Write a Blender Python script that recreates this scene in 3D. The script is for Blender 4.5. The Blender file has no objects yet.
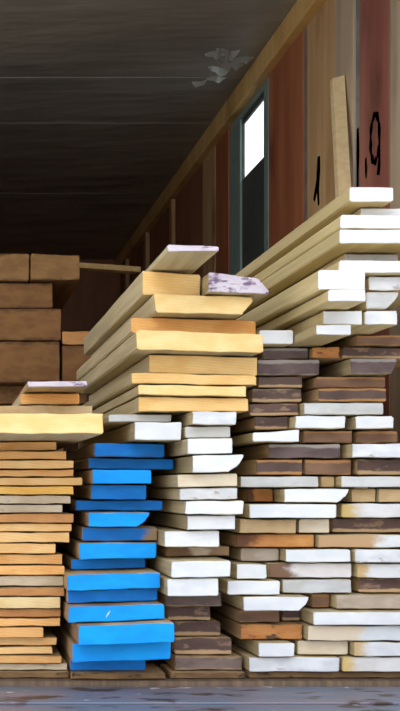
import bpy, bmesh, math, random
from mathutils import Vector, Matrix
random.seed(11)
S = bpy.context.scene
C = S.collection
K = 0.0024            # metres per photo pixel on the front plane of the stacks (Y = 0)
D = 3.0               # camera to front plane
VX, VY = -45.0, 487.0 # vanishing point of the boards in the photo
ZC = (680 - VY) * K   # camera height over the deck

def R(y): return (D + y) / D
def PX(px, y=0.0): return (px - VX) * K * R(y)
def PZ(py, y=0.0): return ZC + (VY - py) * K * R(y)

# ------------------------------------------------------------------ materials
MATS = {}
def new_mat(name):
    m = bpy.data.materials.new(name); m.use_nodes = True
    nt = m.node_tree; b = nt.nodes['Principled BSDF']
    return m, nt, b
def nd(nt, t, **kw):
    n = nt.nodes.new(t)
    for k, v in kw.items(): setattr(n, k, v)
    return n
def mixc(nt, fac, a, b, blend='MIX'):
    m = nd(nt, 'ShaderNodeMix', data_type='RGBA', blend_type=blend)
    for sock, v in ((m.inputs[0], fac), (m.inputs[6], a), (m.inputs[7], b)):
        if hasattr(v, 'links') or hasattr(v, 'is_linked'): nt.links.new(v, sock)
        elif isinstance(v, (int, float)): sock.default_value = v
        else: sock.default_value = (*v, 1)
    return m.outputs[2]
def math_(nt, op, a, b=0.0, clamp=False):
    m = nd(nt, 'ShaderNodeMath', operation=op, use_clamp=clamp)
    for sock, v in ((m.inputs[0], a), (m.inputs[1], b)):
        if hasattr(v, 'is_linked'): nt.links.new(v, sock)
        else: sock.default_value = v
    return m.outputs[0]
def ramp01(nt, v, lo, hi):
    m = nd(nt, 'ShaderNodeMapRange', interpolation_type='SMOOTHSTEP')
    nt.links.new(v, m.inputs[0]); m.inputs[1].default_value = lo; m.inputs[2].default_value = hi
    return m.outputs[0]
def noise(nt, vec, scale, detail=3.0, rough=0.55):
    n = nd(nt, 'ShaderNodeTexNoise'); n.inputs['Scale'].default_value = scale
    n.inputs['Detail'].default_value = detail; n.inputs['Roughness'].default_value = rough
    if vec is not None: nt.links.new(vec, n.inputs['Vector'])
    return n.outputs['Fac']
def obj_vec(nt, scale=(1, 1, 1)):
    """object coordinates, shifted per object so no two boards repeat"""
    tc = nd(nt, 'ShaderNodeTexCoord'); oi = nd(nt, 'ShaderNodeObjectInfo')
    k = math_(nt, 'MULTIPLY', oi.outputs['Random'], 37.0)
    ad = nd(nt, 'ShaderNodeVectorMath', operation='ADD')
    nt.links.new(tc.outputs['Object'], ad.inputs[0]); nt.links.new(k, ad.inputs[1])
    mp = nd(nt, 'ShaderNodeMapping'); mp.inputs['Scale'].default_value = scale
    nt.links.new(ad.outputs[0], mp.inputs[0])
    return mp.outputs[0], oi.outputs['Random']
def value_jitter(nt, col, rnd, amt):
    h = nd(nt, 'ShaderNodeHueSaturation'); nt.links.new(col, h.inputs['Color'])
    v = nd(nt, 'ShaderNodeMapRange'); nt.links.new(rnd, v.inputs[0])
    v.inputs[3].default_value = 1 - amt; v.inputs[4].default_value = 1 + amt
    nt.links.new(v.outputs[0], h.inputs['Value'])
    return h.outputs[0]
def lin(c):
    f = lambda u: u / 12.92 if u <= .04045 else ((u + .055) / 1.055) ** 2.4
    return tuple(f(v / 255) for v in c)
def bump(nt, b, h, s=.3, d=.002):
    n = nd(nt, 'ShaderNodeBump'); n.inputs['Strength'].default_value = s; n.inputs['Distance'].default_value = d
    nt.links.new(h, n.inputs['Height']); nt.links.new(n.outputs[0], b.inputs['Normal'])

def side_mat(name, ca, cb, cc=None):
    if name in MATS: return MATS[name]
    m, nt, b = new_mat(name)
    v, rnd = obj_vec(nt, (28, 1.3, 46))
    g = noise(nt, v, 1.0, 4, .6)
    v2, _ = obj_vec(nt, (5, .8, 5)); g2 = noise(nt, v2, 1.0, 2)
    col = mixc(nt, ramp01(nt, g, .35, .68), lin(ca), lin(cb))
    if cc: col = mixc(nt, ramp01(nt, g2, .5, .7), col, lin(cc))
    col = value_jitter(nt, col, rnd, .10)
    nt.links.new(col, b.inputs['Base Color']); b.inputs['Roughness'].default_value = .8
    bump(nt, b, g, .25, .002)
    MATS[name] = m; return m

def end_mat(name, ca, cb, rim=None, rim_w=(.04, .05), left=None, split=.3, right=None, rsplit=.7, grain=0.0, jit=.06, rough=.6, worn=None, worn_amt=.62):
    """sawn end of a board: two tones in a noise, an unpainted rim, another tone at one end, worn patches"""
    if name in MATS: return MATS[name]
    m, nt, b = new_mat(name)
    uv = nd(nt, 'ShaderNodeUVMap'); uv.uv_map = 'UVMap'
    sp = nd(nt, 'ShaderNodeSeparateXYZ'); nt.links.new(uv.outputs[0], sp.inputs[0])
    u, w = sp.outputs[0], sp.outputs[1]
    v, rnd = obj_vec(nt, (14, 14, 30))
    n1 = noise(nt, v, 1.0, 3)
    col = mixc(nt, ramp01(nt, n1, .32, .7), lin(ca), lin(cb))
    vb, _ = obj_vec(nt, (22, 22, 45)); n2 = noise(nt, vb, 1.0, 3, .6)
    if grain > 0:      # curved year rings
        vv, _ = obj_vec(nt, (1, 1, 3.2))
        wv = nd(nt, 'ShaderNodeTexWave', wave_type='RINGS', rings_direction='Y')
        wv.inputs['Scale'].default_value = 16; wv.inputs['Distortion'].default_value = 2.5; wv.inputs['Detail'].default_value = 2
        nt.links.new(vv, wv.inputs['Vector'])
        col = mixc(nt, math_(nt, 'MULTIPLY', wv.outputs['Fac'], grain), col, mixc(nt, .55, col, lin((120, 70, 25))))
    if worn: col = mixc(nt, ramp01(nt, n2, worn_amt, worn_amt + .1), col, lin(worn))
    if left:
        e = math_(nt, 'ADD', u, math_(nt, 'MULTIPLY', math_(nt, 'SUBTRACT', n2, .5), .35))
        col = mixc(nt, ramp01(nt, e, split - .08, split + .08), lin(left), col)
    if right:
        e = math_(nt, 'ADD', u, math_(nt, 'MULTIPLY', math_(nt, 'SUBTRACT', n2, .5), .35))
        col = mixc(nt, ramp01(nt, e, rsplit - .08, rsplit + .08), col, lin(right))
    if rim:
        wob = math_(nt, 'MULTIPLY', math_(nt, 'SUBTRACT', n2, .5), .32)
        lo = ramp01(nt, math_(nt, 'ADD', w, wob), rim_w[0], rim_w[0] + .12)
        hi = ramp01(nt, math_(nt, 'SUBTRACT', math_(nt, 'SUBTRACT', 1.0, w), wob), rim_w[1], rim_w[1] + .12)
        col = mixc(nt, math_(nt, 'MULTIPLY', lo, hi), lin(rim), col)
    col = value_jitter(nt, col, rnd, jit)
    nt.links.new(col, b.inputs['Base Color']); b.inputs['Roughness'].default_value = rough
    b.inputs['Specular IOR Level'].default_value = .25
    bump(nt, b, n2, .2, .0015)
    MATS[name] = m; return m

WOOD = side_mat('sawn wood side', (184, 168, 130), (212, 196, 156))
WOODY = side_mat('yellow pine side', (184, 166, 126), (204, 188, 150), (160, 148, 118))
WOODO = side_mat('weathered board side', (176, 146, 106), (204, 174, 130), (150, 124, 96))
WOODD = side_mat('old brown side', (178, 148, 110), (204, 174, 130), (150, 122, 94))
WOODL = side_mat('long board side', (204, 184, 134), (224, 206, 160), (190, 172, 128))
WOODR = side_mat('rear timber side', (120, 86, 50), (150, 108, 64))

TAN = (186, 158, 118)
E = {
 'blue':  end_mat('blue painted end', (0, 146, 238), (4, 160, 248), rim=(150, 180, 204), rim_w=(-.06, -.02), worn=(70, 120, 150), worn_amt=.68, jit=.05),
 'deepshadeblue': end_mat('deep and shaded blue painted end', (2, 112, 206), (8, 128, 222), rim=(110, 116, 126), rim_w=(-.03, -.03), worn=(90, 110, 130), worn_amt=.70, jit=.08),  # darker copy of the blue: part tint variation, part shade put into the colour
 'bluebrown': end_mat('blue end with bare corner', (6, 112, 205), (12, 126, 216), right=(146, 122, 90), rsplit=.86, rim=(96, 104, 118), worn=(120, 112, 100), worn_amt=.66),
 'white': end_mat('white painted end', (226, 228, 232), (212, 216, 224), rim=(200, 192, 174), rim_w=(-.02, -.03), jit=.03),
 'whiteworn': end_mat('scuffed white end', (222, 224, 230), (198, 200, 208), worn=(170, 160, 154), worn_amt=.6, jit=.04),
 'whitetan': end_mat('white end, bare near one edge', (220, 222, 228), (204, 206, 214), left=(196, 168, 120), split=.14, jit=.03),
 'whiteyellow': end_mat('white end, yellow heart edge', (220, 220, 224), (206, 204, 202), left=(206, 178, 116), split=.12, jit=.03),
 'whitebrown': end_mat('white end fading from brown', (220, 218, 222), (210, 204, 202), left=(120, 92, 74), split=.28, jit=.03),
 'tanwhite': end_mat('tan end fading to white', (222, 226, 232), (206, 212, 220), left=(186, 152, 116), split=.5, jit=.03),
 'creamwhite': end_mat('cream end fading to white', (216, 222, 228), (204, 210, 218), left=(214, 200, 178), split=.42, jit=.03),
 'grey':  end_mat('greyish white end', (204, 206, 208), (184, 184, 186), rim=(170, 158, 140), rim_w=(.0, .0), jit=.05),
 'cream': end_mat('cream end', (226, 214, 194), (210, 192, 164), jit=.04),
 'tanend': end_mat('bare tan end', (196, 170, 130), (176, 146, 104), jit=.08, grain=.15),
 'tangrey': end_mat('bare grey tan end', (178, 166, 154), (158, 142, 126), jit=.06),
 'tanpatch': end_mat('brown end with pale patch', (212, 196, 178), (200, 182, 160), left=(132, 102, 72), split=.36, right=(140, 112, 84), rsplit=.66),
 'orangeend': end_mat('orange heartwood end', (206, 150, 90), (184, 122, 66), left=(104, 66, 46), split=.24, jit=.05, grain=.2),
 'orangearc': end_mat('orange end with dark crescent', (196, 136, 80), (176, 112, 62), worn=(84, 62, 50), worn_amt=.56, jit=.05, grain=.2),
 'dark':  end_mat('dark weathered end', (98, 76, 70), (80, 62, 60), rim=(178, 148, 114), rim_w=(.20, -.0), jit=.14, worn=(132, 108, 92), worn_amt=.56),
 'darkgrey': end_mat('dark grey weathered end', (110, 94, 92), (86, 70, 72), rim=(150, 142, 138), rim_w=(.0, .20), jit=.06),
 'darkrust': end_mat('dark end with rusty rim', (98, 78, 72), (82, 64, 60), rim=(176, 128, 82), rim_w=(.14, .12), jit=.06),
 'brown': end_mat('brown weathered end', (132, 100, 78), (108, 80, 64), rim=(164, 120, 80), rim_w=(.02, .18), jit=.10),
 'greybrown': end_mat('grey brown split end', (126, 108, 102), (100, 84, 80), rim=(156, 134, 108), rim_w=(.06, .04), jit=.10, worn=(140, 128, 124)),
 'yellow': end_mat('fresh yellow pine end', (236, 198, 134), (226, 180, 110), jit=.04, grain=.18),
 'paleyellow': end_mat('pale yellow pine end', (236, 208, 150), (228, 192, 126), jit=.03, grain=.10),
 'orange': end_mat('orange pine end', (232, 174, 104), (220, 154, 84), jit=.05, grain=.2),
 'lilac': end_mat('lilac grey weathered end', (206, 196, 208), (180, 168, 182), worn=(118, 96, 124), worn_amt=.52, jit=.03),
 'rawa': end_mat('raw orange board end', (236, 182, 116), (222, 160, 92), rim=(206, 150, 92), rim_w=(.0, -.05), jit=.08, grain=.25),
 'rawb': end_mat('raw honey board end', (242, 200, 140), (230, 182, 118), rim=(214, 164, 106), rim_w=(.0, -.05), jit=.06, grain=.2),
 'rawbright': end_mat('bright yellow board end', (244, 194, 104), (234, 176, 84), rim=(206, 150, 76), rim_w=(.0, -.05), jit=.04, grain=.2),
 'rawpale': end_mat('pale board end', (232, 208, 156), (220, 190, 132), jit=.04, grain=.15),
 'rawdark': end_mat('dark orange board end', (204, 148, 92), (184, 126, 76), jit=.05, grain=.25),
 'rawgrey': end_mat('grey weathered board end', (204, 188, 164), (186, 168, 142), jit=.05, grain=.12, worn=(146, 138, 132)),
 'timber': end_mat('brown timber end', (140, 100, 58), (120, 82, 46), rim=(92, 62, 36), rim_w=(.0, .0), jit=.05, grain=.35),
 'timberpale': end_mat('paler timber end', (156, 120, 74), (136, 100, 60), rim=(100, 72, 42), rim_w=(.0, .0), jit=.04, grain=.3),
 'bearer': end_mat('bearer edge', (138, 108, 72), (104, 78, 54), worn=(70, 54, 44), worn_amt=.56, jit=.08),
}
def plain(name, c, rough=.6, metal=0.0, nscale=None, c2=None, stretch=(1, 1, 1), b_s=.2, b_d=.003):
    m, nt, b = new_mat(name)
    b.inputs['Roughness'].default_value = rough; b.inputs['Metallic'].default_value = metal
    if nscale:
        v, _ = obj_vec(nt, stretch); n = noise(nt, v, nscale, 4, .6)
        nt.links.new(mixc(nt, ramp01(nt, n, .35, .68), lin(c), lin(c2)), b.inputs['Base Color'])
        bump(nt, b, n, b_s, b_d)
    else: b.inputs['Base Color'].default_value = (*lin(c), 1)
    return m

# ------------------------------------------------------------------ mesh helpers
def link(name, me, parent=None, loc=(0, 0, 0)):
    o = bpy.data.objects.new(name, me); C.objects.link(o); o.location = loc
    if parent: o.parent = parent
    return o
def tag(o, label=None, cat=None, group=None, kind=None):
    for k, v in (('label', label), ('category', cat), ('group', group), ('kind', kind)):
        if v: o[k] = v
    return o
def box_bm(bm, x0, x1, y0, y1, z0, z1, bev=0.0):
    t = bmesh.new()
    bmesh.ops.create_cube(t, size=1, matrix=Matrix.Translation(((x0+x1)/2, (y0+y1)/2, (z0+z1)/2)) @ Matrix.Diagonal((abs(x1-x0), abs(y1-y0), abs(z1-z0), 1)))
    if bev: bmesh.ops.bevel(t, geom=t.edges[:], offset=bev, segments=2, affect='EDGES', profile=.5)
    me = bpy.data.meshes.new('t'); t.to_mesh(me); t.free(); bm.from_mesh(me); bpy.data.meshes.remove(me)
def mesh_of(bm, name, mat, parent=None, kind=None, smooth=False):
    bmesh.ops.recalc_face_normals(bm, faces=bm.faces[:])
    me = bpy.data.meshes.new(name); bm.to_mesh(me); bm.free()
    me.materials.append(mat)
    if smooth:
        for p in me.polygons: p.use_smooth = True
    o = link(name, me, parent)
    if kind: o['kind'] = kind
    return o
def boxes(name, mat, lst, parent=None, kind=None, bev=0.0):
    bm = bmesh.new()
    for b in lst: box_bm(bm, *b, bev)
    return mesh_of(bm, name, mat, parent, kind)

def smooth_noise(n, amp):
    """n inward offsets in 0..amp, smooth along the row"""
    ph = [random.uniform(0, 6.28) for _ in range(3)]
    return [amp * (.5 + .25 * math.sin(1.1 * i + ph[0]) + .25 * math.sin(2.3 * i + ph[1])) for i in range(n)]

def board_mesh(name, pts, y0, L, me_end, me_side, rad=.004, wob=.0026, seg=9, ease=.0016):
    """pts: outline of the sawn end (x, z) counter-clockwise seen from the front. Extruded from y0 back by L."""
    # round the corners
    out = []
    n = len(pts)
    for i in range(n):
        p = Vector(pts[i]); a = Vector(pts[i-1]); b = Vector(pts[(i+1) % n])
        da, db = (a-p), (b-p); r = min(rad, da.length*.35, db.length*.35)
        pa, pb = p + da.normalized()*r, p + db.normalized()*r
        for k in range(4):
            t = k/3; out.append(pa*(1-t)**2 + p*2*t*(1-t) + pb*t*t)
        m = max(1, int((b-p).length/.03))        # points along the edge to the next corner
        q = b + (p-b).normalized()*min(rad, (p-b).length*.35)
        for k in range(1, m): out.append(pb.lerp(q, k/m))
    cx = sum(p.x for p in out)/len(out); cz = sum(p.y for p in out)/len(out)
    x0 = min(p.x for p in out); x1 = max(p.x for p in out); z0 = min(p.y for p in out); z1 = max(p.y for p in out)
    w = smooth_noise(len(out), wob)
    base = Vector(((x0+x1)/2, y0, z0))
    bm = bmesh.new(); rings = []
    ys = [0, ease] + [ease + (L - ease)*k/seg for k in range(1, seg+1)]
    for j, yy in enumerate(ys):
        ring = []
        w2 = smooth_noise(len(out), wob*.6)
        for i, p in enumerate(out):
            d = Vector((cx-p.x, cz-p.y)); off = w[i]*.6 + w2[i] + (ease if j == 0 else 0)
            # pull in along the nearer side so thin boards keep their outline
            dx = math.copysign(min(off, abs(d.x)), d.x) * min(1, abs(d.x)/max(1e-6, (x1-x0)*.5))
            dz = math.copysign(min(off, abs(d.y)*.5), d.y)
            ring.append(bm.verts.new((p.x+dx-base.x, yy, p.y+dz-base.z)))
        rings.append(ring)
    uvl = bm.loops.layers.uv.new('UVMap')
    N = len(out)
    for j in range(len(rings)-1):
        for i in range(N):
            f = bm.faces.new((rings[j][i], rings[j][(i+1) % N], rings[j+1][(i+1) % N], rings[j+1][i]))
            f.material_index = 1 if j == 0 else 0; f.smooth = False
    f = bm.faces.new(rings[0]); f.material_index = 1
    f = bm.faces.new(rings[-1][::-1]); f.material_index = 0
    bmesh.ops.recalc_face_normals(bm, faces=bm.faces[:])
    for f in bm.faces:
        for l in f.loops:
            l[uvl].uv = ((l.vert.co.x+base.x-x0)/max(1e-6, x1-x0), (l.vert.co.z+base.z-z0)/max(1e-6, z1-z0))
    me = bpy.data.meshes.new(name); bm.to_mesh(me); bm.free()
    me.materials.append(me_side); me.materials.append(me_end)
    return me, base

ORD = ['', 'first', 'second', 'third', 'fourth', 'fifth', 'sixth', 'seventh', 'eighth', 'ninth', 'tenth', 'eleventh', 'twelfth', 'thirteenth',
       'fourteenth', 'fifteenth', 'sixteenth', 'seventeenth', 'eighteenth', 'nineteenth', 'twentieth', 'twenty-first', 'twenty-second',
       'twenty-third', 'twenty-fourth', 'twenty-fifth', 'twenty-sixth', 'twenty-seventh']

def put_board(name, pts, y, L, end, side, label, group, cat='board', **kw):
    me, base = board_mesh(name, pts, y, L, E[end], side, **kw)
    return tag(link(name, me, None, base), label, cat, group)

def line(p, q):
    (xa, za), (xb, zb) = p, q
    return lambda x: za + (zb - za)*(x - xa)/(xb - xa)
GAP = .0006
def stack(rows, L, side, place, group, name, floor=0.0, cut=.004):
    """rows bottom to top: (x0, x1, top_left, top_right, Y, end, look, options). Every board rests on the one below."""
    under = (lambda x: floor) if not callable(floor) else floor
    n = len(rows)
    res = []
    for i, row in enumerate(rows):
        x0, x1, tl, tr, y, end, look = row[:7]; op = row[7] if len(row) > 7 else {}
        X0, X1 = PX(x0, y), PX(x1, y)
        top = line((X0, PZ(tl, y)), (X1, PZ(tr, y)))
        zb0, zb1 = under(X0)+GAP, under(X1)+GAP
        zt0, zt1 = max(top(X0), zb0+.012), max(top(X1), zb1+.012)
        ch = op.get('chamfer', 0)*K     # right lower corner sawn or waney
        chl = op.get('chamfer_left', 0)*K
        pts = [(X0, zb0)]
        if chl: pts = [(X0, zb0 + (zt0-zb0)*.55), (X0+chl, zb0 + 0)]
        if ch: pts += [(X1-ch, zb1), (X1-ch*.35, zb1+(zt1-zb1)*.35), (X1, zt1-(zt1-zb1)*.12)]
        else: pts += [(X1, zb1)]
        pts += [(X1, zt1), (X0, zt0)]
        ordn = n - i
        where = 'topmost' if ordn == 1 else ('lowest' if i == 0 else (ORD[ordn] + ' board down' if ordn <= n//2+1 else ORD[i+1] + ' board up'))
        lb = f"{look}, {where} in {place}"
        assert len(lb.replace("-", " ").split()) <= 16, lb
        o = put_board(op.get('name', name), pts, y, op.get('L', L), end, op.get('side', side), lb, group, rad=op.get('rad', .004), ease=op.get('ease', .0016))
        if 'deco' in op: op['deco'](o, X0, X1, zb0, zt0, y)
        under = line((X0, zt0), (X1, zt1))
        res.append((o, under))
    return res

# ------------------------------------------------------------------ the truck body
XW, XL, H, YB, YF = 1.35, -1.15, ZC + 1.856, 7.2, -.62
YW = -.30   # the walls and roof start here, the sill plate reaches out to YF
ST = 'structure'
ground_m = plain('gravel yard', (206, 200, 190), .95, 0, 9, (222, 216, 206), (1, 1, 1))  # unseen ground, added and kept pale to bounce daylight into the truck
boxes('ground', ground_m, [(-40, 40, -40, 40, -1.45, -1.35)], kind=ST)
floor_m = plain('truck deck boards', (96, 78, 64), .8, 0, 1.0, (126, 104, 84), (40, 2, 2))
boxes('floor', floor_m, [(XL, XW, -.02, YB, -.14, 0)], kind=ST)

# sill plate at the truck's mouth: painted steel, scuffed, with low ribs
def sill_material():
    m, nt, b = new_mat('scuffed blue grey steel')
    v, _ = obj_vec(nt, (3, 9, 9)); n = noise(nt, v, 1.0, 5, .65)
    v2, _ = obj_vec(nt, (9, 14, 14)); n2 = noise(nt, v2, 1.0, 4, .6)
    col = mixc(nt, ramp01(nt, n, .38, .64), lin((112, 122, 142)), lin((134, 124, 136)))
    col = mixc(nt, ramp01(nt, n2, .56, .66), col, lin((78, 62, 60)))
    v3, _ = obj_vec(nt, (16, 22, 22)); n3 = noise(nt, v3, 1.0, 2, .5)
    col = mixc(nt, ramp01(nt, n3, .69, .73), col, lin((206, 210, 216)))
    nt.links.new(col, b.inputs['Base Color']); b.inputs['Roughness'].default_value = .5; b.inputs['Metallic'].default_value = .15
    bump(nt, b, n2, .4, .004)
    return m
sill_m = sill_material()
boxes('trim_1', sill_m, [(XL, XW, YF, -.022, -.16, -.012), (XL, XW, -.27, -.13, -.012, -.007), (XL, XW, -.50, -.40, -.012, -.006)], kind=ST, bev=.002)

def ceiling_material():
    m, nt, b = new_mat('dull sheet metal roof')
    v, _ = obj_vec(nt, (1, 1, 1)); n = noise(nt, v, 1.6, 3, .5)
    col = mixc(nt, ramp01(nt, n, .35, .65), lin((146, 143, 136)), lin((164, 160, 152)))
    nt.links.new(col, b.inputs['Base Color']); b.inputs['Metallic'].default_value = .15; b.inputs['Roughness'].default_value = .5
    v2, _ = obj_vec(nt, (1.2, 3.2, 1)); n2 = noise(nt, v2, 1.6, 3, .5)
    bump(nt, b, n2, .5, .05)
    return m
ceil_m = ceiling_material()
ce = boxes('ceiling', ceil_m, [(XL-.06, XW+.06, YW, YB, H, H+.06)], kind=ST)
bm = bmesh.new()     # sheet seams across the roof
for yy in (2.66, 3.37, 4.9): box_bm(bm, XL, XW-.05, yy, yy+.03, H-.002, H+.001, .0008)
mesh_of(bm, 'roof_seam', ceil_m, ce)
# bright tilted facets added to imitate reflected glints on the roof sheet
def glint_facets():
    bm = bmesh.new()
    for k in range(13):
        x = 1.10 + .15*random.random(); y = 2.30 + .42*random.random(); L_ = random.uniform(.05, .11); a = random.uniform(-.5, .9)
        up_, dn = [], []
        for i in range(7):
            t = i/6-.5; w_ = random.uniform(.010, .026)*(1-3.6*t*t)+.001
            px_, py_ = x+L_*t*math.cos(a), y+L_*2.4*t*math.sin(a)+.01*math.sin(5*t+k)
            up_.append(bm.verts.new((px_, py_+w_*.8, H-.003-1.3*w_))); dn.append(bm.verts.new((px_, py_-w_*.8, H-.002)))
        for i in range(6): bm.faces.new((up_[i], up_[i+1], dn[i+1], dn[i]))
    bmesh.ops.solidify(bm, geom=bm.faces[:], thickness=.001)
    return bm
mesh_of(glint_facets(), 'roof_glints', plain('bright glint metal', (226, 230, 230), .4, .4), ce)

# walls. The right one has a side door with a small window
DY0, DY1, DZ = 2.36, 3.09, 2.235      # door opening
ply = lambda nm, a, b: side_wall(nm, a, b)
def side_wall(nm, a, b_):
    m, nt, b = new_mat(nm)
    v, _ = obj_vec(nt, (6, 9, 1.1)); n = noise(nt, v, 1.0, 5, .62)
    v2, _ = obj_vec(nt, (2, 3, 1.6)); n2 = noise(nt, v2, 1.0, 3)
    col = mixc(nt, ramp01(nt, n, .32, .7), lin(a), lin(b_))
    col = mixc(nt, ramp01(nt, n2, .55, .75), col, lin(tuple(int(x*.72) for x in a)))
    nt.links.new(col, b.inputs['Base Color']); b.inputs['Roughness'].default_value = .62
    bump(nt, b, n, .2, .003)
    return m
red = side_wall('red brown plywood', (160, 90, 58), (186, 118, 80))
maroon = side_wall('maroon plywood', (142, 82, 70), (166, 108, 92))
tanw = side_wall('tan lining board', (192, 150, 104), (214, 178, 130))
greyw = side_wall('grey tan lining board', (172, 152, 128), (198, 178, 152))
brownw = side_wall('brown plywood', (146, 96, 70), (170, 116, 86))
steelw = plain('grey steel strip', (120, 130, 132), .5, .2, 4.0, (146, 152, 150), (1, 1, 4))
wr = boxes('wall_right', brownw, [(XW, XW+.06, YW, DY0, -.14, H), (XW, XW+.06, DY1, YB, -.14, H), (XW, XW+.06, DY0, DY1, DZ, H)], kind=ST)
# unseen left wall, with an opening added to let daylight inside
boxes('wall_left', brownw, [(XL-.06, XL, YW, .7, -.14, H), (XL-.06, XL, 1.75, YB, -.14, H), (XL-.06, XL, .7, 1.75, H-.14, H), (XL-.06, XL, .7, 1.75, -.14, 0)], kind=ST)
boxes('wall_back', brownw, [(XL, XW, YB, YB+.06, -.14, H)], kind=ST)
def lining(name, mat, y0, y1, t=.010): return boxes(name, mat, [(XW-t, XW-.0005, y0, y1, .0, H-.10)], wr, bev=.0015)
lining('lining_board', greyw, YW+.02, .85)
lining('lining_board', maroon, .856, 1.14, .011)
lining('metal_strip', steelw, 1.146, 1.19, .006)
lining('lining_board', greyw, 1.196, 1.40, .014)
lining('lining_board', tanw, 1.405, 1.75, .011)
lining('metal_strip', steelw, 1.758, 1.805, .006)
lining('plywood_panel', red, 1.812, DY0-.03, .012)
lining('plywood_panel', red, DY1+.03, 3.42, .012)
lining('lining_board', tanw, 3.43, 3.74, .014)
lining('plywood_panel', brownw, 3.75, 4.6, .010)
lining('batten', tanw, 4.62, 4.70, .03)
lining('plywood_panel', brownw, 4.72, 5.6, .010)
lining('batten', tanw, 5.62, 5.72, .035)
lining('plywood_panel', brownw, 5.74, 6.6, .010)
lining('batten', tanw, 6.62, 6.72, .035)
# ledger beam under the roof
led = side_wall('ledger timber', (222, 178, 108), (236, 198, 132))
boxes('trim_2', led, [(XW-.048, XW-.0005, YW+.02, YB-.01, H-.098, H-.002)], kind=ST, bev=.003)

# side door with small lit window
frame_m = plain('teal grey door steel', (136, 160, 158), .5, .1, 3.0, (150, 172, 168), (2, 2, 2))
leaf_m = plain('dark grey door leaf', (74, 80, 78), .6, .1, 3.0, (88, 94, 90), (2, 2, 2))
d1 = boxes('door_1', leaf_m, [(XW-.002, XW+.012, DY0+.07, DY1-.22, .0, 1.905), (XW-.002, XW+.012, DY0+.07, DY1-.22, 2.165, 2.19),
                              (XW-.002, XW+.012, DY0+.07, DY0+.10, 1.905, 2.165), (XW-.002, XW+.012, DY1-.225, DY1-.22, 1.905, 2.165)], kind=ST, bev=.002)
boxes('door_frame', frame_m, [(XW-.008, XW+.012, DY0, DY0+.07, 0, 2.19), (XW-.012, XW+.010, DY1-.22, DY1, 0, 2.19), (XW-.008, XW+.012, DY0, DY1, 2.19, DZ)], d1, bev=.003)
gm, nt, b = new_mat('window glass')
b.inputs['Transmission Weight'].default_value = 1; b.inputs['Roughness'].default_value = .0; b.inputs['IOR'].default_value = 1.05; b.inputs['Base Color'].default_value = (.80, .84, .85, 1)
boxes('window_pane', gm, [(XW+.004, XW+.007, DY0+.099, DY1-.224, 1.904, 2.166)], d1)

# marks sprayed on the lining
spray = plain('black spray paint', (52, 44, 50), .8)
def ribbon(name, pts, w, x, mat, parent, t=.0015):
    """flat painted stroke on the wall face, pts in (y, z)"""
    bm = bmesh.new(); L_, R_ = [], []
    for i, p in enumerate(pts):
        a = Vector(pts[max(0, i-1)]); c = Vector(pts[min(len(pts)-1, i+1)]); d = (c-a).normalized(); nrm = Vector((-d.y, d.x))
        ww = w*(.7+.3*math.sin(i*1.7))
        L_.append(bm.verts.new((x, p[0]+nrm.x*ww, p[1]+nrm.y*ww))); R_.append(bm.verts.new((x, p[0]-nrm.x*ww, p[1]-nrm.y*ww)))
    for i in range(len(pts)-1): bm.faces.new((L_[i], R_[i], R_[i+1], L_[i+1]))
    bmesh.ops.solidify(bm, geom=bm.faces[:], thickness=t)
    return mesh_of(bm, name, mat, parent)
loop = [(.985+.042*math.cos(a), 1.575+.075*math.sin(a)) for a in [math.radians(d) for d in range(205, 540, 12)]]
loop += [(.9425, 1.555), (.941, 1.52), (.946, 1.48), (.955, 1.45)]
ribbon('spray_mark', loop, .016, XW-.0115, spray, wr)
ribbon('spray_mark', [(1.60, 1.68), (1.605, 1.62), (1.61, 1.56), (1.60, 1.50)], .024, XW-.0115, spray, wr)
ribbon('spray_mark', [(1.66, 1.53), (1.63, 1.57), (1.60, 1.63)], .018, XW-.0118, spray, wr)
ribbon('spray_mark', [(1.17, 1.66), (1.168, 1.58), (1.17, 1.50), (1.172, 1.44)], .016, XW-.0065, spray, wr)
ribbon('paint_spot', [(1.075, 1.535), (1.07, 1.50), (1.072, 1.47)], .012, XW-.0115, plain('orange paint', (196, 92, 48), .7), wr)

# ------------------------------------------------------------------ bearers under the stacks
def bearer(x0, x1, y0, y1, z1, label):
    X0, X1 = PX(x0, y0), PX(x1, y0)
    pts = [(X0, .0005), (X1, .0005), (X1, z1), (X0, z1)]
    put_board('bearer_plank', pts, y0, y1-y0, 'bearer', WOODD, label, 'bearers on the deck', 'plank', rad=.003)
ZB = .018
bearer(-60, 69.5, .02, .16, ZB, 'thin brown bearer plank on the deck under the raw orange stack')
bearer(71, 166, .0, .16, ZB, 'thin brown bearer plank on the deck under the blue-ended stack')
bearer(170, 246, .01, .16, ZB, 'thin brown bearer plank on the deck under the brown and white stack')
bearer(248.5, 441, .02, .18, ZB, 'long brown bearer plank on the deck under the mixed pile')
for x0, x1, w in ((-60, 69.5, 'the raw orange stack'), (71, 166, 'the blue-ended stack'), (170, 246, 'the brown and white stack'), (248.5, 441, 'the mixed pile')):
    y = 1.0
    put_board('bearer_plank', [((x0+45)*K, .0005), ((x1+45)*K, .0005), ((x1+45)*K, ZB), ((x0+45)*K, ZB)], y, .14, 'bearer', WOODD,
              'second bearer plank deeper in the truck under ' + w, 'bearers on the deck', 'plank', rad=.003)

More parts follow.
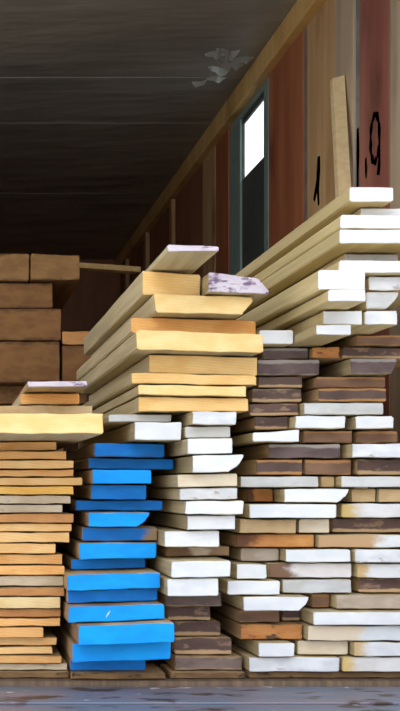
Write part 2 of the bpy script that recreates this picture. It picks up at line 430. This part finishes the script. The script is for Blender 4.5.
# ------------------------------------------------------------------ raw orange stack
J = lambda a=.012: random.uniform(-a, a)
raw = [ # x1, top y, end, look  (bottom to top)
 (68, 663, 'rawgrey', 'grey-tan raw board end'), (62, 656, 'rawa', 'thin orange board end'), (53, 646.5, 'rawb', 'honey board end with pale top edge'),
 (57, 637, 'rawb', 'short honey board end'), (44, 627.5, 'rawa', 'narrow board end stopping far short'), (61, 618, 'rawa', 'orange board end'),
 (61, 608.5, 'rawdark', 'darker orange board end'), (61, 596.5, 'rawpale', 'pale yellow board end'), (65, 587.5, 'rawdark', 'thin dark orange board end'),
 (64, 575.5, 'rawgrey', 'grey-tan board end'), (65, 565, 'rawa', 'orange board end'), (63, 554, 'rawa', 'mid-orange board end'),
 (56, 543, 'rawb', 'pale tan board end stopping short'), (70, 532, 'rawb', 'honey board end'), (72, 523, 'rawb', 'light tan board end'),
 (74, 513.5, 'rawdark', 'brown-orange board end'), (63, 504.5, 'rawgrey', 'shorter weathered grey end'), (71, 495, 'rawgrey', 'longer weathered grey end'),
 (74, 486, 'rawbright', 'bright yellow-orange board end'), (83, 477, 'rawb', 'honey board end reaching out farthest'), (74, 469.5, 'rawa', 'orange board end'),
 (74, 460, 'rawb', 'honey board end'), (67, 451, 'rawa', 'orange board end'), (57, 441.5, 'rawa', 'short orange board end')]
rows = []
for x1, t, e, lk in raw:
    rows.append((x1-random.uniform(98, 112), x1, t+J(.3), t+J(.3), .03+J(.02), e, lk, {'name': 'rough_board', 'rad': .0022, 'ease': .001}))
r1 = stack(rows, 1.42, WOODO, 'the orange stack', 'raw boards in the orange stack', 'rough_board', floor=ZB)
zt = max((o.matrix_basis @ Vector(v.co)).z for o, _ in r1[-1:] for v in o.data.vertices)
# boards lying across its top, sticking out towards the viewer
zl = zt + .001
def free(px0, px1, zb, zt_, y, L, end, side, label, group, name='pine_board', **kw):
    X0, X1 = PX(px0, y), PX(px1, y)
    return put_board(name, [(X0, zb), (X1, zb), (X1, zt_), (X0, zt_)], y, L, end, side, label, group, **kw)
G1 = 'pine boards on top of the orange stack'
yA = -.36
zA = PZ(413, yA)
free(-42, 104, zl, zA, yA, 1.7, 'paleyellow', WOODY, 'wide pale yellow board sticking out over the raw orange stack', G1)
zA += .001
zA2 = PZ(405, -.10)
free(-4, 93, zA, zA2, -.10, 1.3, 'tanend', WOODO, 'tan board lying on the wide pale yellow overhanging board', G1)
free(20, 80, zA2+.001, PZ(393, -.09), -.09, 1.3, 'orange', WOODY, 'short orange-ended board below the thin grey overhanging board', G1)
z3 = PZ(393, -.09)+.001
free(27, 88, z3, z3+.015, -.24, 1.5, 'lilac', WOODO, 'thin grey board topmost over the raw orange stack', G1)

# ------------------------------------------------------------------ blue stack
def scratch(o, X0, X1, zb, zt, y):
    bm = bmesh.new(); x = PX(108, y) - o.location.x; z = PZ(614, y) - o.location.z
    for i in range(5):
        t = i/4; w = .0012*(1-.6*abs(t-.5)*2)
        xx, zz = x-.004+.008*t, z-.006+.012*t
        box_bm(bm, xx-w, xx+w, -.0008, .002, zz-.002, zz+.002)
    p = mesh_of(bm, 'paint_scratch', plain('white scratch', (220, 232, 240), .6), o); p['label'] = 'white scratch in the blue paint'
bl = [ # x0 x1 topL topR Y end look
 (70, 146, 658, 655.5, .02, 'deepshadeblue', 'blue board end, the narrow one', {}),
 (72, 171, 643.5, 640, -.07, 'blue', 'blue board end', {}),
 (78, 175, 626, 622, -.13, 'blue', 'bright blue end with pale worn edge', {}),
 (68, 165, 606.5, 603.5, -.08, 'blue', 'blue board end with a white scratch', {'deco': scratch}),
 (67, 158, 590.5, 587.5, -.02, 'deepshadeblue', 'deeper blue board end', {}),
 (67, 161, 574.5, 572, -.06, 'blue', 'bright blue board end with pale top edge', {}),
 (71, 146, 559, 557.5, 0.070, 'deepshadeblue', 'deep blue board end, set back', {}),
 (79, 157, 542.5, 542, 0.010, 'blue', 'bright blue board end', {}),
 (82, 158, 527, 527, 0.040, 'bluebrown', 'blue board end with bare brown corner', {}),
 (88, 150, 512, 512, -0.010, 'blue', 'bright blue end with slanting corner', {'chamfer': 13}),
 (75, 163, 500, 500, 0.090, 'deepshadeblue', 'wide shaded blue board end, set back', {}),
 (91, 147, 484.5, 484.5, 0.050, 'deepshadeblue', 'short mid-blue end with brown rim', {}),
 (92, 152, 469, 469.5, 0.000, 'blue', 'bright blue board end', {}),
 (88, 174, 457.5, 458.5, 0.090, 'deepshadeblue', 'wide shaded blue board end, set back', {}),
 (94, 165, 442.5, 443.5, 0.050, 'deepshadeblue', 'mid-blue board end', {}),
]
r2 = stack(bl, 1.36, WOODD, 'the blue stack', 'blue-ended boards', 'blue_ended_board', floor=ZB)

# ------------------------------------------------------------------ brown and white stack beside it
# rows with their right/left limits; dark ones at the bottom
cw = [
 (174, 243, 656, 656.5, .03, 'greybrown', 'grey-brown split board end', {'side': WOODD}),
 (174, 232, 637, 637, .05, 'dark', 'dark weathered board end', {'side': WOODD}),
 (173, 221, 621, 621, .06, 'dark', 'dark brown board end', {'side': WOODD}),
 (167, 211, 606, 606, .06, 'dark', 'short dark board end', {'side': WOODD}),
 (164, 222, 592.5, 592, .03, 'greybrown', 'dark board end with worn pale rim', {'side': WOODD}),
 (167, 219, 578.5, 577.5, -0.100, 'white', 'white board end', {}),
 (171, 231, 561, 560, -0.110, 'white', 'wide white board end', {}),
 (166, 230, 546, 546, .04, 'tanpatch', 'brown board end with pale patch', {'side': WOODO}),
 (164, 220, 531, 530, -0.050, 'white', 'white board end', {}),
 (187, 236, 515, 515, -0.070, 'white', 'white board end', {}),
 (185, 244, 501, 500, -0.090, 'white', 'wide white board end', {}),
 (179, 238, 488, 487, -0.060, 'whiteworn', 'scuffed white board end', {}),
 (177, 238, 474, 473, -0.070, 'cream', 'cream board end', {}),
 (192, 244, 455, 454, -0.100, 'white', 'white end with slanting corner', {'chamfer': 15}),
 (187, 233, 438, 437.5, -0.100, 'white', 'white board end', {}),
 (185, 231, 426, 426, -0.050, 'grey', 'greyish white board end', {}),
 (192, 237, 411, 411, -0.080, 'whiteworn', 'greyish white board end', {}),
]
r3 = stack(cw, 1.36, WOOD, 'the brown-white stack', 'boards in the brown and white stack', 'white_ended_board', floor=ZB)
for (o, _), row in zip(r3, cw):
    if row[5] in ('dark', 'greybrown'): o.name = 'dark_ended_board'
# two white boards between the blue stack and the yellow bundle
ub = r2[-1][1]
yy = -.04
X0, X1 = PX(134, yy), PX(182, yy)
zb = max(ub(PX(94, .01)), ub(PX(165, .01)))+.001
ztop = PZ(421.5, yy)
put_board('white_ended_board', [(X0, zb), (X1, zb), (X1, ztop), (X0, ztop)], yy, 1.36, 'white', WOOD, 'bright white board end lying on top of the blue-ended stack', 'white boards over the blue stack')
z2 = r3[-1][1](PX(215))
yy = .02
X0, X1 = PX(108, yy), PX(172, yy)
put_board('white_ended_board', [(X0, ztop+.001), (X1, ztop+.001), (X1, z2-.001), (X0, z2-.001)], yy, 1.36, 'grey', WOOD, 'greyish board end tucked under the yellow bundle, over the blue stack', 'white boards over the blue stack')

# ------------------------------------------------------------------ yellow bundle
ybun = [
 (138, 249, 396, 398, -.02, 'yellow', 'yellow pine board end', {}),
 (138, 247, 384, 386, -.04, 'paleyellow', 'pale yellow pine board end', {}),
 (131, 257, 372, 375, -.04, 'yellow', 'long yellow pine board end', {}),
 (149, 258, 354, 357, -.01, 'yellow', 'yellow pine board end, set back', {}),
 (136, 264, 329, 334, -.08, 'paleyellow', 'thick pale yellow beam end', {'rad': .008}),
 (131, 256, 317, 320, .01, 'orange', 'orange pine board end', {}),
]
r6 = stack(ybun, 1.36, WOODY, 'the yellow pine bundle', 'yellow pine boards in the bundle', 'pine_board', floor=lambda x: z2+.0008)
u6 = r6[-1][1]
# chamfered pale board, then the yellow and the lilac boards side by side, and the board on top
yP = -.06
X0, X1 = PX(153, yP), PX(253, yP)
f = lambda x: max(u6(x)+.001, 0)
t0, t1 = PZ(293, yP), PZ(296.5, yP)
put_board('pine_board', [(X0+.006, f(X0)), (PX(243, yP), f(PX(243, yP))), (X1, t1-.012), (X1, t1), (X0, t0)], yP, 1.36, 'paleyellow', WOODY,
          'pale yellow board end with slanting corner under the lilac-grey one', 'yellow pine boards in the bundle')
tl = line((X0, t0), (X1, t1))
yQ = -.02
Xa, Xb = PX(142, yQ), PX(201, yQ)
ta = PZ(270, yQ)
put_board('pine_board', [(Xa, tl(Xa)+.001), (Xb, tl(Xb)+.001), (Xb, PZ(274.5, yQ)), (Xa, ta)], yQ, 1.36, 'yellow', WOODY,
          'yellow board end beside the lilac-grey board, high on the pine bundle', 'yellow pine boards in the bundle')
yL = -.09
Xc, Xd, Xe = max(PX(203.5, yL), Xb+.002), PX(258, yL), PX(270, yL)
put_board('weathered_board', [(Xc, tl(Xc)+.001), (PX(240, yL), tl(PX(240, yL))+.001), (Xe, tl(Xe)+.001), (Xe, tl(Xe)+.006), (Xd, PZ(277.5, yL)), (Xc, PZ(271.5, yL))], yL, 1.36, 'lilac', WOOD,
          'lilac-grey weathered board end tapering to a point, high on the pine bundle', 'yellow pine boards in the bundle')
yT = -.25
zT = line((Xa, ta), (Xb, PZ(274.5, yQ)))(PX(167, yT)) + .0015
put_board('weathered_board', [(PX(167, yT), zT), (PX(219, yT), zT-.0), (PX(220, yT), zT+.013), (PX(167, yT), zT+.018)], yT, 1.5, 'lilac', WOOD,
          'grey board sticking far out on top of the yellow pine bundle', 'yellow pine boards in the bundle')

# ------------------------------------------------------------------ mixed pile: courses of white, dark and tan ends
B = {}
courses = [  # (top y, [(x0, x1, Y, end, look, options)])
 (656.5, [(248.5, 340, .0, 'whiteworn', 'white board end with a crack', {}), (342, 440, .0, 'whiteyellow', 'pale board end with yellow edge', {})]),
 (641, [(258, 295, -.02, 'white', 'short white board end', {}), (297, 351, .02, 'cream', 'cream board end', {}), (353.5, 440, -.01, 'whitetan', 'white board end with bare tan edge', {})]),
 (624.5, [(240, 305.5, .02, 'orangearc', 'orange-brown board end with dark crescent', {}), (307.5, 440, -.01, 'creamwhite', 'long board end, cream turning white', {})]),
 (610, [(238, 280, .03, 'brown', 'rusty brown board end', {}), (281.5, 311, .07, 'dark', 'dark recessed board end', {}), (313, 440, -.03, 'white', 'long white board end', {})]),
 (594.5, [(243, 309, -.04, 'white', 'white board end with slanting corner', {'chamfer': 9}), (311, 334.5, .05, 'brown', 'narrow dark brown board end', {}), (336, 440, .01, 'tangrey', 'grey-tan board end', {})]),
 (579, [(227, 280.5, -.03, 'white', 'cream-white board end', {}), (282, 352, .02, 'grey', 'grey-white board end', {}), (358, 440, .04, 'dark', 'dark board end', {})]),
 (563, [(236, 267, -.02, 'white', 'short white board end', {}), (268.5, 352, .02, 'whitebrown', 'board end, brown fading to white', {}), (357, 440, .01, 'whitetan', 'white board end with tan edge', {})]),
 (548.5, [(240, 284, .05, 'tangrey', 'grey-brown board end', {}), (285.5, 351, .0, 'white', 'white board end', {}), (355, 440, -.01, 'whiteworn', 'scuffed white board end', {})]),
 (534, [(236, 316, .03, 'orangeend', 'orange heartwood board end, dark at one edge', {}), (318, 440, .01, 'tanwhite', 'long board end, tan turning white', {})]),
 (518.5, [(239, 297, .0, 'tanend', 'bare tan board end', {}), (298.5, 330, .02, 'cream', 'short cream-white board end', {}), (332, 440, .06, 'dark', 'long dark purple-brown board end', {})]),
 (503, [(249, 337, -.03, 'white', 'bright white board end', {}), (341, 440, .02, 'whiteyellow', 'white board end with yellow slanting edge', {})]),
 (488, [(247, 282, .07, 'orangeend', 'recessed brown board end', {}), (284, 349, -.02, 'white', 'white board end with slanting corner', {'chamfer': 10}), (351, 377, .03, 'tanend', 'short tan board end', {}), (378.5, 440, .02, 'tanend', 'yellow-tan board end', {})]),
 (475.5, [(240, 319, .0, 'grey', 'long grey-white board end', {}), (320.5, 339, .04, 'tanend', 'narrow tan board end', {}), (341, 440, .0, 'grey', 'grey-white board end', {})]),
 (458.5, [(256, 303, .02, 'darkrust', 'dark board end with rusty rim', {}), (304.5, 352, .03, 'brown', 'brown board end', {}), (357, 440, .02, 'dark', 'dark board end', {})]),
 (443, [(268, 341, .02, 'darkgrey', 'dark grey board end', {}), (352, 440, -.02, 'whiteworn', 'greyish white board end', {})]),
 (429.5, [(252.5, 300, -.03, 'white', 'bright white board end, slightly tilted', {'tilt': 3}), (303, 353, .03, 'brown', 'brown board end with orange top edge', {}), (356.5, 398, .03, 'brown', 'brown board end', {})]),
 (415.5, [(254, 293, .03, 'dark', 'dark brown board end', {}), (295, 346, -.02, 'white', 'white board end', {}), (355, 394, -.01, 'white', 'white board end', {})]),
 (402, [(249, 301, .03, 'dark', 'dark brown board end', {}), (303.5, 384, .0, 'grey', 'grey-white board end', {})]),
 (387, [(251, 302, .03, 'dark', 'dark board end', {}), (318, 387, .01, 'darkrust', 'dark board end with tan rim', {})]),
 (374.5, [(258, 303, .04, 'dark', 'dark board end', {}), (316, 386, .04, 'brown', 'dark brown board end', {})]),
 (357.5, [(257, 320, .03, 'darkgrey', 'thick dark board end with grey top', {}), (350, 397, .0, 'darkgrey', 'grey-dark board end with rounded edge', {'side': WOOD, 'chamfer': 5})]),
 (344.8, [(262, 309, .05, 'darkgrey', 'thin grey board end', {}), (312, 340.5, .03, 'orangearc', 'short orange board end', {}), (342, 437, .04, 'dark', 'dark brown board end', {})]),
]
zlow = ZB
NC = len(courses)
for ci, (ty, bs) in enumerate(courses):
    ztop = PZ(ty)
    ext = [[PX(b[0], b[2]), PX(b[1], b[2])] for b in bs]
    for k in range(len(bs)-1):
        if ext[k][1] > ext[k+1][0]-.002:
            if bs[k][2] >= bs[k+1][2]: ext[k][1] = ext[k+1][0]-.002
            else: ext[k+1][0] = ext[k][1]+.002
    for bi, (x0, x1, y, end, look, op) in enumerate(bs):
        X0, X1 = ext[bi]
        zb, zt_ = zlow + GAP, ztop - GAP - random.uniform(0, .0006)
        ch = op.get('chamfer', 0)*K
        pts = [(X0, zb)]
        if ch: pts += [(X1-ch, zb), (X1-ch*.3, zb+(zt_-zb)*.4), (X1, zt_-.005)]
        else: pts += [(X1, zb)]
        tlt = op.get('tilt', 0)*K
        pts += [(X1, zt_), (X0, zt_-tlt)]
        side = op.get('side', WOODD if end in ('dark', 'darkgrey', 'brown', 'darkrust') else (WOODO if end in ('orangeend', 'orangearc') else WOOD))
        nb = len(bs)
        pos = 'blue-stack side of' if bi == 0 else ('wall side of' if bi == nb-1 else 'middle of')
        if nb == 4: pos = ('blue-stack side of', 'second in', 'third in', 'wall side of')[bi]
        cn = ci+1
        if cn == 1: cs = 'lowest course'
        elif ci == NC-1: cs = 'top course'
        elif cn <= 12: cs = ORD[cn] + ' course up'
        else: cs = ORD[NC-ci] + ' course down'
        lb = f"{look}, {pos} {cs}, mixed pile"
        assert len(lb.split()) <= 16, lb
        nm = 'dark_ended_board' if end in ('dark', 'darkgrey', 'brown', 'darkrust') else ('bare_ended_board' if end in ('orangeend', 'orangearc', 'tanend', 'tangrey') else 'white_ended_board')
        put_board(nm, pts, y, 2.3, end, side, lb, 'boards in the mixed pile by the wall')
    zlow = ztop
ZM = zlow

# ------------------------------------------------------------------ long white-ended boards on top of the mixed pile
G7 = 'long white-ended boards on the mixed pile'
def up(pxs, y, zb, zt_, end, look, side=WOODL, L=2.6, ch=0, drop=0, name='long_board', rad=.005):
    X0, X1 = PX(pxs[0], y), PX(pxs[1], y)
    pts = [(X0, zb)]
    if ch: pts += [(X1-ch*K, zb), (X1-ch*K*.3, zb+(zt_-zb)*.45), (X1, zt_-.006)]
    else: pts += [(X1, zb-drop)]
    pts += [(X1, zt_-drop), (X0, zt_)]
    put_board(name, pts, y, L, end, side, look, G7, rad=rad)
g = .0006
y = -.15
z0 = ZM + g
zL1 = PZ(325.5, y)
up((259, 294), .0, z0, PZ(329.5, .0), 'white', 'small white board end directly beside the yellow pine bundle')
up((316, 352), -.18, z0, zL1-g, 'white', 'white board end sticking out lowest in the long white-ended pile')
up((356, 432), .02, z0, zL1-g, 'brown', 'dark brown board end beside the lowest white one of the long pile', side=WOODD)
zL2 = PZ(310, y)
up((323, 363), y, zL1+g, zL2-g, 'white', 'white board end, inner of two in the second course of the long pile')
up((364.5, 398), y, zL1+g, zL2-g, 'whiteworn', 'white board end, outer of two in the second course of the long pile')
zt9 = PZ(288.5, -.27)
up((328, 366.5), -.27, zL2+g, zt9-g, 'white', 'white board end jutting forward, lower of two jutting ones in the long pile')
zt10 = PZ(291, y)
up((363.5+2, 399), y, zL2+g, zt10-g, 'grey', 'greyish board end with a slanting corner in the long pile', ch=12)
z6 = PZ(275.8, y)
up((318, 366), -.24, zt9+g, z6-g, 'white', 'white board end jutting forward, upper of two jutting ones in the long pile')
up((368, 438), y, zt10+g, z6-g, 'whiteworn', 'white board end under the wide one, beside the upper jutting board')
z5 = PZ(262, y)
up((338.5, 438), -.18, z6+g, z5-g, 'white', 'wide white board end resting on the upper jutting board')
z4 = PZ(245, y)
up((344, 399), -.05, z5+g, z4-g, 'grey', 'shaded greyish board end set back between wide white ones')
z3_ = PZ(229.5, y)
up((339, 438), -.16, z4+g, z3_-g, 'white', 'wide white board end, lower of the close pair near the top of the long pile')
z2_ = PZ(214, y)
up((340, 438), -.15, z3_+g, z2_-g, 'white', 'wide white board end, upper of the close pair near the top of the long pile')
z1_ = PZ(203.5, y)
up((360, 430), -.11, z2_+g, z1_-g, 'whiteworn', 'thin white board end just under the topmost board of the long pile')
up((349, 394), -.16, z1_+g, PZ(186.5, -.16), 'white', 'topmost white board end of the long pile, below the leaning stud', L=2.5)

# ------------------------------------------------------------------ rear timbers on a bunk, and a lath over them
YR = 1.62
GR = 'brown timbers stacked deep in the truck'
ZK = PZ(383, YR)
bm = bmesh.new()
for sx in (-.62, -.1, .36): box_bm(bm, sx-.05, sx+.05, YR+.1, YR+.2, 0.0005, ZK-.07, .004); box_bm(bm, sx-.05, sx+.05, YR+1.1, YR+1.2, 0.0005, ZK-.07, .004)
for sx in (-.62, .36): box_bm(bm, sx-.02, sx+.02, YR+.15, YR+1.15, .2, .25, .004)
for yy in (YR+.1, YR+1.1): box_bm(bm, -.72, .50, yy, yy+.1, ZK-.07, ZK-.0006, .004)
tag(mesh_of(bm, 'timber_trestle', WOODR), 'plain wooden trestle under the brown timbers behind the raw orange stack', 'trestle')
def tim(x0, x1, zb0, zt0, label, end='timber', y=YR, slope=0.0):
    X0, X1 = PX(x0, y), PX(x1, y)
    put_board('timber', [(X0, zb0), (X1, zb0), (X1, zt0-slope), (X0, zt0)], y, 1.35, end, WOODR, label, GR, 'timber', rad=.005, wob=.003)
a, b_, c_, d_, e_ = ZK, PZ(341, YR), PZ(308, YR), PZ(281.5, YR), PZ(253, YR)
tim(-150, -45, a, b_-g, 'brown timber end at the bottom behind the raw stack, out towards the far wall')
tim(-44, 60, a, b_-g, 'wide brown timber end, lowest visible behind the raw orange stack')
tim(62, 104, a, PZ(345, YR), 'small brown timber end low in the gap beside the yellow bundle')
tim(62, 104, PZ(345, YR)+g, PZ(331, YR), 'thin dark brown timber lying on the small one beside the yellow bundle', 'rawdark')
tim(-100, 61.5, b_+g, c_-g, 'long brown timber end, second course behind the raw stack')
tim(-100, 53, c_+g, d_-g, 'shorter reddish brown timber end just under the two top timbers', 'timber', YR+.02)
tim(-60, 29.5, d_+g, e_-g, 'top brown timber end at the edge of the photo', 'timberpale', YR)
tim(30.5, 80, d_+g, e_-.004, 'top brown timber end overhanging towards the dark gap', 'timberpale', YR-.02, .008)
# lath lying across the timbers
def lath():
    A = Vector((PX(-70, YR+.05), YR+.10, e_+.002)); 
    x2 = PX(141, YR+.42); Bp = Vector((x2, YR+.42, e_+.002))
    d = (Bp-A); L = d.length; ang = math.atan2(d.y, d.x)
    bm = bmesh.new(); box_bm(bm, 0, L, 0, .055, 0, .022, .002)
    o = mesh_of(bm, 'wood_lath', side_mat('lath wood', (176, 146, 100), (196, 166, 118)))
    o.location = A; o.rotation_euler = (0, 0, ang)
    tag(o, 'long thin pale lath lying across the brown timbers into the dark', 'lath')
lath()

# ------------------------------------------------------------------ stud leaning on the right wall
top = Vector((1.312, 1.29, PZ(80, 1.29))); bot = Vector((1.22, .70, .003))
d = top-bot
bm = bmesh.new()
bw, bt = .021, .017
n = 14
rings = []
for i in range(n+1):
    p = bot + d*(i/n)
    w = bw*(1+.02*math.sin(i*1.9)); t_ = bt
    sl = .012 if i == n else 0
    rings.append([bm.verts.new((p.x+sx*w, p.y+sy*t_, p.z + (sl if sx > 0 else 0))) for sx, sy in ((-1, -1), (1, -1), (1, 1), (-1, 1))])
for i in range(n):
    for k in range(4): bm.faces.new((rings[i][k], rings[i][(k+1) % 4], rings[i+1][(k+1) % 4], rings[i+1][k]))
bm.faces.new(rings[0][::-1]); bm.faces.new(rings[-1])
bmesh.ops.bevel(bm, geom=[e for e in bm.edges if abs((e.verts[0].co-e.verts[1].co).z) > .05], offset=.003, segments=1, affect='EDGES')
stud_m = side_mat('fresh stud wood', (230, 204, 154), (242, 218, 172))
st = mesh_of(bm, 'wall_stud', stud_m); st.name = 'leaning_stud'
tag(st, 'pale wooden stud leaning against the red-brown truck wall', 'stud')

# ------------------------------------------------------------------ light: overcast sky over the yard
w = bpy.data.worlds.new('World'); S.world = w; w.use_nodes = True
nt = w.node_tree; bg = nt.nodes['Background']
tc = nd(nt, 'ShaderNodeTexCoord'); sp = nd(nt, 'ShaderNodeSeparateXYZ'); nt.links.new(tc.outputs['Generated'], sp.inputs[0])
cr = nd(nt, 'ShaderNodeValToRGB'); nt.links.new(sp.outputs[2], cr.inputs[0])
cr.color_ramp.elements[0].position = 0.0; cr.color_ramp.elements[0].color = (1.28, 1.28, 1.26, 1)
cr.color_ramp.elements[1].position = 1.0; cr.color_ramp.elements[1].color = (.66, .78, .92, 1)
nt.links.new(cr.outputs[0], bg.inputs[0]); bg.inputs[1].default_value = 1.25
# veiled sun standing behind the viewer
sl = bpy.data.lights.new('sun', 'SUN'); sl.energy = .45; sl.angle = math.radians(30); sl.color = (1, .96, .9)
so = bpy.data.objects.new('sun', sl); C.objects.link(so); so.rotation_euler = (math.radians(58), 0, math.radians(-14))

# ------------------------------------------------------------------ camera
cam = bpy.data.cameras.new('camera'); co = bpy.data.objects.new('camera', cam); C.objects.link(co)
co.location = (0, -D, ZC); co.rotation_euler = (math.radians(90), 0, 0)
cam.sensor_fit = 'HORIZONTAL'; cam.sensor_width = 36; cam.lens = 36 * (D/K) / 400
cam.shift_x = (200-VX)/400; cam.shift_y = (VY-355.5)/400
cam.clip_end = 200
S.camera = co
S.view_settings.view_transform = 'Standard'; S.view_settings.look = 'None'; S.view_settings.gamma = 1
S.view_settings.exposure = 0.4; S.view_settings.use_curve_mapping = False

_l = [o['label'] for o in C.objects if o.parent is None and 'label' in o]
assert len(_l) == len(set(_l)), [x for x in _l if _l.count(x) > 1]
